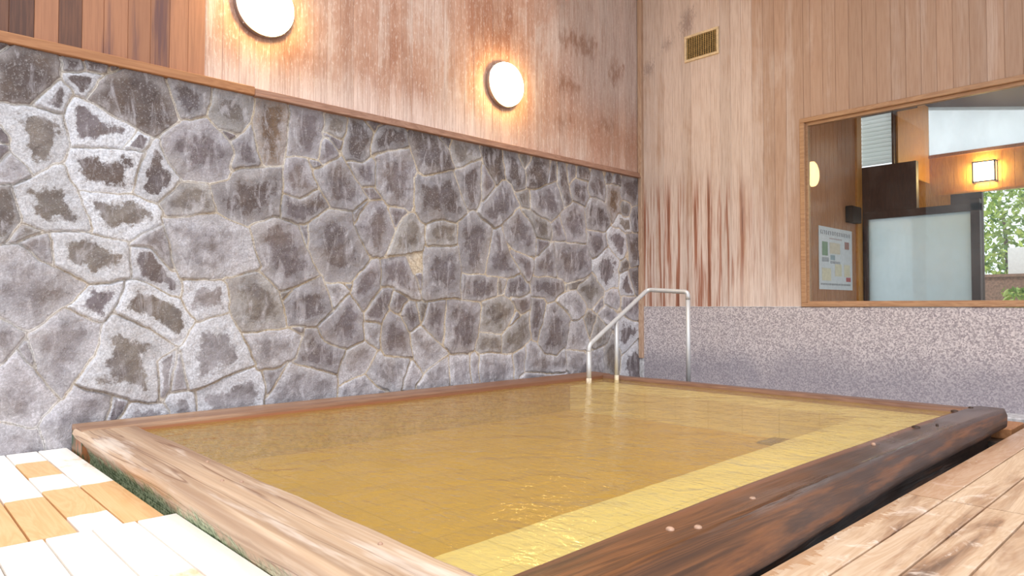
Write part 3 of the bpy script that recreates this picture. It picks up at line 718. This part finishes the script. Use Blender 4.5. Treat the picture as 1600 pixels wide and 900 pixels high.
bf = beam('rim_beam', M['beam_far'], 'X', -4.45, -1.30, [(5.46, -.30), (5.46, -.016), (5.47, -.004), (5.49, .0), (5.585, .0), (5.60, -.012), (5.60, -.30)], amp=.004)
bf['label'] = 'thin dark timber rim in front of the granite'
bk = MB()     # tiled step under water along the right and far sides, its lip worn
def lip(s): return noise.noise(Vector((s * 3, 1, 1))) * .006 + noise.noise(Vector((s * 14, 2, 1))) * .005
ys = [1.20 + .02 * i for i in range(191)]; vs = []; fs = []
for y in ys:
    xe = -1.70 - .13 * min(1, (y - 1.2) / 3.8) + lip(y)
    vs += [(-1.33, y, -.065), (xe, y, -.065), (xe - .004, y, -.075), (xe - .004, y, -.36)]
fs = [(i * 4 + k, i * 4 + k + 1, i * 4 + k + 5, i * 4 + k + 4) for i in range(len(ys) - 1) for k in range(3)]; bk.add(vs, fs)
xs = [-4.44 + .02 * i for i in range(156)]; vs = []
for x in xs:
    yw = 5.03 - .05 * max(0, (-3.0 - x)) + lip(x)
    if x > -1.85: yw = 5.0
    vs += [(x, 5.48, -.0655), (x, yw, -.0655), (x, yw - .004, -.075), (x, yw - .004, -.36)]
fs = [(i * 4 + k, i * 4 + k + 1, i * 4 + k + 5, i * 4 + k + 4) for i in range(len(xs) - 1) for k in range(3)]; bk.add(vs, fs)
part(bk, 'tiled_step', M['bench'], pool)['label'] = 'pale yellow step just under the water'
bb = MB(); bb.box(-4.55, -1.25, 1.1, 5.55, -.40, -.30)
part(bb, 'basin_floor', M['basin'], pool)
bb = MB(); bb.box(-4.46, -4.44, 1.19, 5.5, -.32, -.045); bb.box(-4.46, -1.6, 1.185, 1.215, -.32, -.045); part(bb, 'basin_wall', M['basin_wall'], pool)
dg = MB(); dg.box(-2.44, -2.22, 4.75, 5.0, -.31, -.285, .004)
for i in range(6): dg.box(-2.42 + .035 * i, -2.405 + .035 * i, 4.77, 4.98, -.285, -.28)
part(dg, 'drain_grate', M['floor'], pool)['label'] = 'dark drain grate on the pool floor'
# pegs that plug the bolt holes
def peg(par, x, y, z, r, m):
    b = MB(); b.lathe([(0.0001, .006), (r * .6, .0055), (r * .95, .002), (r, -.002), (r, -.012)], (x, y, z), (0, 0, 1), 16)
    b.v = [tuple(Vector(v) - pool.location) for v in b.v]
    return b.build('wooden_peg', m, par, smooth=True)
for (x, y, r, m) in ((-1.24, 1.85, .014, 'peg'), (-1.19, 1.93, .013, 'peg'), (-1.23, 2.36, .012, 'peg'), (-1.305, 4.44, .022, 'knot'), (-1.325, 5.30, .022, 'knot'), (-1.29, 5.55, .016, 'knot'), (-1.29, 3.73, .010, 'peg'), (-1.24, 4.6, .008, 'knot')):
    peg(br_, x, y, .003, r, M[m])
for (x, y) in ((-3.2, 1.14), (-2.81, 1.06), (-2.74, 1.11), (-1.75, 1.12)): peg(bl, x, y, .001, .008, M['peg'])
NX, NYW = 60, 90; wm = MB(); vs = []
for i in range(NX + 1):
    for k in range(NYW + 1):
        x = -4.455 + 3.135 * i / NX; y = 1.195 + 4.275 * k / NYW
        z = -.030 + .0012 * noise.noise(Vector((x * 3.1, y * 3.1, 1))) + .0008 * noise.noise(Vector((x * 8, y * 8, 3)))
        vs.append((x, y, z))
wm.add(vs, [(i * (NYW + 1) + k, (i + 1) * (NYW + 1) + k, (i + 1) * (NYW + 1) + k + 1, i * (NYW + 1) + k + 1) for i in range(NX) for k in range(NYW)])
o = wm.build('pool_water', M['water'], smooth=True, recalc=False); tag(o, 'golden brown rippled hot spring water filling the timber rimmed bath', 'water', kind='stuff')

# ---------------------------------------------------------------- handrail
hr = empty('handrail', (-4.24, 5.0, -.065), 'bent steel tube handrail rising out of the far corner of the bath', 'handrail')
def arc(p, q, r_, w, n=7):    # rounded corner at q between p and w
    p, q, w = Vector(p), Vector(q), Vector(w); a = q + (p - q).normalized() * r_; b = q + (w - q).normalized() * r_
    return [tuple((1 - t_) ** 2 * a + 2 * t_ * (1 - t_) * q + t_ ** 2 * b) for t_ in [i / n for i in range(n + 1)]]
A0, A1, D_, C1, C0 = (-4.24, 5.0, -.064), (-4.24, 5.0, .325), (-4.24, 5.944, .868), (-3.76, 5.944, .838), (-3.76, 5.944, -.22)
m = MB(); m.tube([A1] and [(-4.24, 5.0, .27)] + arc(A0, A1, .045, D_) + arc(A1, D_, .05, C1) + arc(D_, C1, .04, C0) + [(-3.76, 5.944, .76)], .0225, 18)
part(m, 'rail', M['steel'], hr, smooth=True)
m = MB(); m.tube([(-4.24, 5.0, -.064), (-4.24, 5.0, .27)], .0235, 18); part(m, 'post', M['steel'], hr, smooth=True)
m = MB(); m.tube([(-4.24, 5.42, -.064), (-4.24, 5.42, .555)], .0205, 18); part(m, 'post', M['steel'], hr, smooth=True)
m = MB(); m.tube([(-3.76, 5.944, -.218), (-3.76, 5.944, .76)], .0225, 18); part(m, 'post', M['steel'], hr, smooth=True)
for (y, r) in ((5.0, .0255), (5.42, .0228)):
    m = MB(); m.tube([(-4.24, y, -.062), (-4.24, y, .012), (-4.24, y, .018)], [r, r, r - .002], 18); part(m, 'limed_collar', M['limed'], hr, smooth=True)['label'] = 'cream lime crusted foot of the post'

# ---------------------------------------------------------------- wall lamps
def wall_lamp(y, z):
    root = empty('wall_lamp', (XL - .005, y, z), cat='lamp', group='round wall lamps'); o = (XL - .005, y, z)
    m = MB(); m.lathe([(.0, -.02), (.19, 0.0), (.207, .002), (.212, .006), (.212, .050), (.208, .054), (.196, .054), (.196, .03)], o, (1, 0, 0), 64)
    part(m, 'metal_ring', M['chrome'], root, smooth=True).modifiers.new('e', 'EDGE_SPLIT').split_angle = R(40)
    m = MB(); m.lathe([(.200, .050), (.204, .060), (.203, .074), (.196, .090), (.180, .102), (.150, .110), (.10, .115), (.05, .117), (.0, .1175)], o, (1, 0, 0), 64)
    part(m, 'opal_cover', M['opal'], root, smooth=True)
    for a in range(4):
        m = MB(); th = math.pi / 4 + a * math.pi / 2; d = Vector((0, math.cos(th), math.sin(th))); c0 = Vector(o) + Vector((.034, 0, 0)) + d * .210
        m.lathe([(.0001, .006), (.005, .005), (.006, 0)], c0, d, 12); part(m, 'screw', M['steel'], root, smooth=True)
    return root
tag(wall_lamp(2.055, 2.83), 'large round glowing opal wall lamp cut by the top edge of the picture')
tag(wall_lamp(4.39, 2.79), 'round glowing opal wall lamp in a metal ring above the middle of the stone wall')

# ---------------------------------------------------------------- vent
ve = empty('wall_vent', (-3.96, YB, 3.52), 'cream framed rectangular ventilation grille high on the board wall', 'vent')
x0, x1, z0, z1 = -4.163, -3.748, 3.375, 3.663; yv = YB - .022
m = MB(); w = .026
m.box(x0, x1, yv, YB + .002, z1 - w, z1, .003); m.box(x0, x1, yv, YB + .002, z0, z0 + w, .003); m.box(x0, x0 + w, yv, YB + .002, z0 + w, z1 - w, .003); m.box(x1 - w, x1, yv, YB + .002, z0 + w, z1 - w, .003)
part(m, 'vent_frame', M['vent_frame'], ve)
m = MB()
for i in range(13): xx = x0 + w + (x1 - x0 - 2 * w) * (i + .5) / 13; m.box(xx - .0055, xx + .0055, yv + .004, yv + .010, z0 + w, z1 - w)
part(m, 'upright_louvers', M['vent_bar'], ve)
m = MB()
for i in range(12): zz = z0 + w + (z1 - z0 - 2 * w) * (i + .5) / 12; m.box(x0 + w, x1 - w, yv + .011, yv + .016, zz - .0035, zz + .0035)
part(m, 'level_louvers', M['vent_bar'], ve)
m = MB(); m.box(x0 + w, x1 - w, YB - .004, YB - .001, z0 + w, z1 - w); part(m, 'vent_back', M['black'], ve)

# ---------------------------------------------------------------- duckboards
def plank_mesh(axis, a0, a1, c0, c1, z0, z1, wetf):
    """subdivided plank with chamfered long edges; wetf(along, across) -> 0..1"""
    n = max(2, int((a1 - a0) / .02)); b = .003; mb = MB(); P = [(c0, z0), (c0, z1 - b), (c0 + b, z1)] + [(c0 + b + (c1 - c0 - 2 * b) * j / 6, z1) for j in range(1, 6)] + [(c1 - b, z1), (c1, z1 - b), (c1, z0)]
    vs = []; wt = []; m = len(P)
    for i in range(n + 1):
        s = a0 + (a1 - a0) * i / n
        for (c, z) in P: vs.append((s, c, z) if axis == 'X' else (c, s, z)); wt.append(wetf(s, c))
    fs = [(i * m + k, i * m + (k + 1) % m, (i + 1) * m + (k + 1) % m, (i + 1) * m + k) for i in range(n) for k in range(m)]
    fs += [tuple(range(m)), tuple(n * m + k for k in range(m))]
    mb.add(vs, fs); mb.a['wet'] = ('FLOAT', wt); return mb
def sst(x, a, b): t_ = max(0, min(1, (x - a) / (b - a))); return t_ * t_ * (3 - 2 * t_)
DZ = -.135
def wet_row(spans):
    def f(s, c):
        v = 0
        for (a, b, k) in spans: v = max(v, k * sst(s, a - .05, a + .05) * (1 - sst(s, b - .05, b + .05)))
        return v
    return f
dk = empty('duckboard', (-3.85, .3, -.22), 'honey coloured duckboard with wet patches and overexposed dry ones against the stone wall', 'duckboard')
rows = {.75: [(-3.72, -2.9, 1), (-4.5, -4.0, .42)], .60: [(-4.45, -4.05, 1), (-3.72, -3.2, 1)], .45: [(-3.62, -2.9, 1)], .30: [(-3.95, -2.9, 1)]}
for i in range(22):
    c0 = .75 - .15 * i; sp = rows.get(round(c0, 2), [(-3.9, -2.9, .8)])
    m = plank_mesh('X', -4.765, -2.965, c0 + .0038, c0 + .1462 - (0 if i else .002), DZ - .028, DZ, wet_row(sp)); part(m, 'plank', M['plank_left'], dk)
for x in (-4.5, -3.85, -3.2): m = MB(); m.box(x - .03, x + .03, -2.4, .88, -.22, DZ - .028); part(m, 'cross_batten', M['trim_orange'], dk)
dk = empty('duckboard', (-2.0, .3, -.22), 'overexposed white duckboard in the lower left, nearest the camera', 'duckboard')
for i in range(20):
    c0 = .79 - .15 * i; sp = [(-2.35, -1.9, .5)] if i == 1 else []
    m = plank_mesh('X', -2.955, -1.15, c0 + .0038, c0 + .1462, DZ - .026, DZ + .002, wet_row(sp)); part(m, 'plank', M['plank_left'], dk)
for x in (-2.75, -2.05, -1.35): m = MB(); m.box(x - .03, x + .03, -2.1, .9, -.22, DZ - .026); part(m, 'cross_batten', M['trim_orange'], dk)
def right_wet(s, c):
    e = max(0.0, 1 - (c + 1.05) / (.10 + .05 * math.sin(s * 9)))
    v = e * .75
    if s > 3.4: v = max(v, .75 if c < -.9 else .12)
    return v
def deck(name_label, y0, y1, fn):
    d = empty('duckboard', (-.3, (y0 + y1) / 2, -.22), name_label, 'duckboard')
    for i in range(14):
        c0 = -1.045 + .15 * i - (.0 if i else 0)
        m = plank_mesh('Y', y0, y1, c0 + .0038, c0 + .1462, DZ - .026, DZ, fn); part(m, 'plank', M['plank_right'], d)
    yy = y0 + .3
    while yy < y1: m = MB(); m.box(-1.03, 1.0, yy - .03, yy + .03, -.22, DZ - .026); part(m, 'cross_batten', M['floor'], d); yy += .9
deck('worn stained duckboard at the lower right, nearest the camera', .4, 3.395, right_wet)
deck('damp brown duckboard at the far right reaching the granite wall', 3.405, 6.24, right_wet)
m = MB(); m.box(-1.30, -1.10, 5.74, 6.15, -.22, DZ - .01, .006); o = m.build('timber_offcut', M['trim_orange']); tag(o, 'short orange wooden board lying behind the wet dark rim', 'board')

# ---------------------------------------------------------------- beyond the window
pl = MB(); pl.box(-3.10, -2.985, YB + .12, 8.30, -.25, 3.6); tag(pl.build('wall_1', M['in_wood']), kind='structure')
e = [YB + .12 + .11 * i for i in range(16)]; e[-1] = 8.2
m = boards(e, 'Y', -2.98, -.2, 3.6, {}); tag(m.build('wall_2', M['in_wood']), kind='structure')
m = MB(); m.box(-3.0, -2.955, 8.16, 8.30, -.22, 3.5, .004); tag(m.build('trim_7', M['in_amber']), kind='structure')
# dark partition with a louver light and the steamed door
m = MB(); y0, y1 = 8.30, 8.38
m.box(-2.98, -2.40, y0, y1, 1.72, 2.28); m.box(-2.64, -2.62, y0, y1, 2.28, 2.9); m.box(-2.98, -2.40, y0, y1, 2.87, 3.6); m.box(-3.1, -2.94, y0 + .01, y1, -.22, 1.72)
tag(m.build('wall_3', M['in_dark']), kind='structure')
dr = empty('door_1', (-2.4, 8.3, -.22), kind='structure')
m = MB(); m.box(-2.94, -2.90, y0 - .02, y1, -.22, 1.74, .003); m.box(-1.90, -1.82, y0 - .02, y1, -.22, 1.80, .003); m.box(-2.94, -1.82, y0 - .02, y1, 1.68, 1.76, .003); m.box(-2.90, -1.90, y0 - .02, y1, -.22, -.1, .003)
part(m, 'door_frame', M['in_dark'], dr)
m = MB(); m.box(-2.90, -1.90, y0 + .02, y0 + .03, -.1, 1.68); part(m, 'door_pane', M['frost'], dr)
wn = empty('window_2', (-2.8, 8.34, 2.3), kind='structure')
for i in range(12):
    m = MB(); z = 2.30 + .047 * i; vs = [(-2.97, y0 + .03, z), (-2.65, y0 + .03, z), (-2.65, y0 + .055, z + .052), (-2.97, y0 + .055, z + .052)]
    vs += [(a, b + .005, c) for a, b, c in vs]; m.add(vs, [(0, 1, 2, 3), (7, 6, 5, 4), (0, 4, 5, 1), (1, 5, 6, 2), (2, 6, 7, 3), (3, 7, 4, 0)]); part(m, 'louver_slat', M['louver'], wn)
# return wall between the two planes
m = MB(); m.box(-2.62, -2.60, 8.38, 9.5, 2.2, 3.2); tag(m.build('wall_4', M['in_amber']), kind='structure')
# far amber wall with its clerestory
y2 = 9.5
e = [-2.82 + .12 * i for i in range(31)]
m = boards(e, 'X', y2, 2.06, 2.53, {}); tag(m.build('wall_5', M['in_amber']), kind='structure')
m = MB(); m.box(-2.82, .8, y2 + .01, y2 + .06, 2.06, 2.53); m.box(-2.80, -2.38, y2, y2 + .06, 0, 2.06); m.box(-2.5, .8, y2 - .03, y2 + .04, 2.035, 2.06)
tag(m.build('wall_6', M['in_amber']), kind='structure')
m = MB(); m.box(-2.38, -2.06, y2, y2 + .07, -.2, 2.04); tag(m.build('wall_7', M['in_dark']), kind='structure')
m = MB(); m.box(-2.86, -2.82, y2 - .03, y2 + .05, 2.45, 3.3); m.box(-2.86, .8, y2 - .03, y2 + .05, 2.50, 2.54); tag(m.build('trim_8', M['in_wood']), kind='structure')
m = MB(); m.box(-2.82, .8, y2, y2 + .01, 2.54, 3.3); tag(m.build('window_3', M['clear_pane']), kind='structure')
m = MB(); vs = [(-2.98, 6.7, 3.22), (.8, 6.7, 2.46), (.8, 9.7, 2.46), (-2.98, 9.7, 3.22)]; vs += [(a, b, c + .06) for a, b, c in vs]
m.add(vs, [(0, 1, 2, 3), (7, 6, 5, 4), (0, 4, 5, 1), (1, 5, 6, 2), (2, 6, 7, 3), (3, 7, 4, 0)])
tag(m.build('ceiling_1', M['ceil_dark']), kind='structure')
m = MB(); m.box(-3.2, 3, YB + .12, 20, -.5, -.22); tag(m.build('floor_1', M['gravel']), kind='structure')
# lantern
ln = empty('wall_lantern', (-2.02, y2, 2.257), 'square wood framed glowing lantern seen through the window', 'lantern')
lx0, lx1, lz0, lz1, ly = -2.135, -1.905, 2.135, 2.38, y2 - .10
m = MB()
for (a, b) in ((lx0, ly), (lx1 - .015, ly), (lx0, y2 - .015), (lx1 - .015, y2 - .015)): m.box(a, a + .015, b, b + .015, lz0, lz1)
for z in (lz0, lz1 - .015): m.box(lx0, lx1, ly, ly + .015, z, z + .015); m.box(lx0, lx0 + .015, ly, y2, z, z + .015); m.box(lx1 - .015, lx1, ly, y2, z, z + .015)
m.box(lx0, lx1, y2 - .006, y2, lz0, lz1)
part(m, 'lantern_frame', M['in_dark'], ln)
m = MB(); m.box(lx0 + .016, lx1 - .016, ly + .016, y2 - .016, lz0 + .016, lz1 - .016); part(m, 'lantern_shade', M['lantern_glow'], ln)
# closer box on the panel wall
m = MB(); m.box(-2.978, -2.90, 7.86, 8.12, 1.62, 1.80, .006); bx = m.build('door_closer', M['black']); tag(bx, 'small black metal box on the inner panel wall above the notice', 'door closer')
# notice
nt = empty('notice', (-2.978, 7.6, 1.2), 'white illustrated paper notice taped to the inner panel wall', 'notice')
Y0, Y1, Z0, Z1 = 7.15, 8.03, .872, 1.53
def flat(name, mat, u0, u1, v0, v1, d=.003):       # u along the sheet, v down the sheet, both 0..1
    m = MB(); m.box(-2.978 + .001, -2.978 + d, Y0 + (Y1 - Y0) * u0, Y0 + (Y1 - Y0) * u1, Z1 - (Z1 - Z0) * v1, Z1 - (Z1 - Z0) * v0); return part(m, name, mat, nt)
flat('sheet', M['paper'], 0, 1, 0, 1)
def marks(name, mat, u0, u1, v0, v1, n, rowh):     # rows of small brush-like strokes
    m = MB(); rr = random.Random(len(name) + n + int(u0 * 1000))
    for i in range(n):
        u = u0 + (u1 - u0) * i / n; du = (u1 - u0) / n * .8
        for k in range(3):
            vv = v0 + (v1 - v0) * (k + .1) / 3; a = u + du * rr.uniform(0, .4); b = a + du * rr.uniform(.3, .6)
            m.box(-2.9745, -2.9735, Y0 + (Y1 - Y0) * a, Y0 + (Y1 - Y0) * b, Z1 - (Z1 - Z0) * (vv + rowh), Z1 - (Z1 - Z0) * vv)
        a = u + du * .45; m.box(-2.9745, -2.9735, Y0 + (Y1 - Y0) * a, Y0 + (Y1 - Y0) * (a + du * .12), Z1 - (Z1 - Z0) * v1, Z1 - (Z1 - Z0) * v0)
    return part(m, name, mat, nt)
for i in range(17): marks('title_character', M['ink_ink'], .04 + .054 * i, .04 + .054 * (i + 1), .06, .125, 1, .010)
marks('subtitle_lettering', M['ink_rosebrown'], .30, .68, .165, .19, 14, .005)
flat('picture', M['ink_green'], .09, .25, .24, .46, .004); flat('picture', M['ink_skin'], .31, .62, .24, .42, .004); flat('picture', M['ink_rosebrown'], .76, .90, .20, .32, .004)
flat('picture', M['ink_bluegrey'], .33, .46, .44, .52, .004); flat('picture', M['ink_cream'], .08, .34, .66, .86, .004); flat('picture', M['ink_cream'], .46, .66, .58, .78, .004)
flat('picture', M['ink_cream'], .74, .92, .58, .78, .004); flat('picture', M['ink_red'], .80, .94, .79, .86, .004)
marks('body_lettering', M['ink_ink'], .08, .28, .49, .56, 12, .005); marks('body_lettering', M['ink_ink'], .32, .62, .54, .58, 14, .005); marks('footer_lettering', M['ink_ink'], .04, .94, .90, .93, 34, .006)
# garden
m = MB(); root = empty('garden_fence', (-1.9, 12, 0), 'low weathered brown board fence in the garden beyond the window', 'fence')
m.box(-3.1, .8, 12.0, 12.03, .2, 1.12); part(m, 'fence_panel', M['fence'], root)
m = MB(); m.box(-3.1, .8, 11.97, 12.04, 1.12, 1.16); part(m, 'fence_cap', M['fence'], root)
m = MB(); m.box(-2.36, -1.2, 12.3, 12.33, 1.0, 1.56, .004); tag(m.build('white_panel', M['white']), 'plain white panel standing behind the garden fence', 'panel')
def tree(loc, h, w, label, n, seed):
    rr = random.Random(seed); root = empty('leafy_tree', loc, label, 'tree', 'trees beyond the window'); x, y, z = loc
    m = MB(); m.tube([(x, y, z), (x + .05, y, z + h * .4), (x - .04, y + .03, z + h * .8)], [.06, .045, .02], 10); part(m, 'trunk', M['bark'], root, smooth=True)
    m = MB(); tn = []
    for i in range(n):
        th = rr.uniform(0, 6.283); rad = w * math.sqrt(rr.random()); cz = z + h * rr.uniform(.3, 1.0)
        c = Vector((x + math.cos(th) * rad, y + math.sin(th) * rad, cz)); s = rr.uniform(.04, .08)
        u = Vector((rr.uniform(-1, 1), rr.uniform(-1, 1), rr.uniform(-1, 1))).normalized(); v = u.cross(Vector((rr.uniform(-1, 1), rr.uniform(-1, 1), rr.uniform(-1, 1)))).normalized(); w_ = u.cross(v)
        m.add([c - u * s, c - v * s * .45 + w_ * s * .1, c + u * s, c + v * s * .45 + w_ * s * .1], [(0, 1, 2, 3)]); tn += [rr.random()] * 4
    m.a['tone'] = ('FLOAT', tn); part(m, 'foliage', M['leaf'], root)
tree((-2.55, 13.2, -.22), 3.0, .75, 'leafy green tree beyond the window, left of the pair', 2600, 1)
tree((-.85, 13.4, -.22), 3.1, .8, 'leafy green tree beyond the window, right of the pair', 2600, 2)
tree((-1.9, 11.4, -.22), 1.15, .35, 'low rounded green shrub in front of the garden fence', 900, 3)
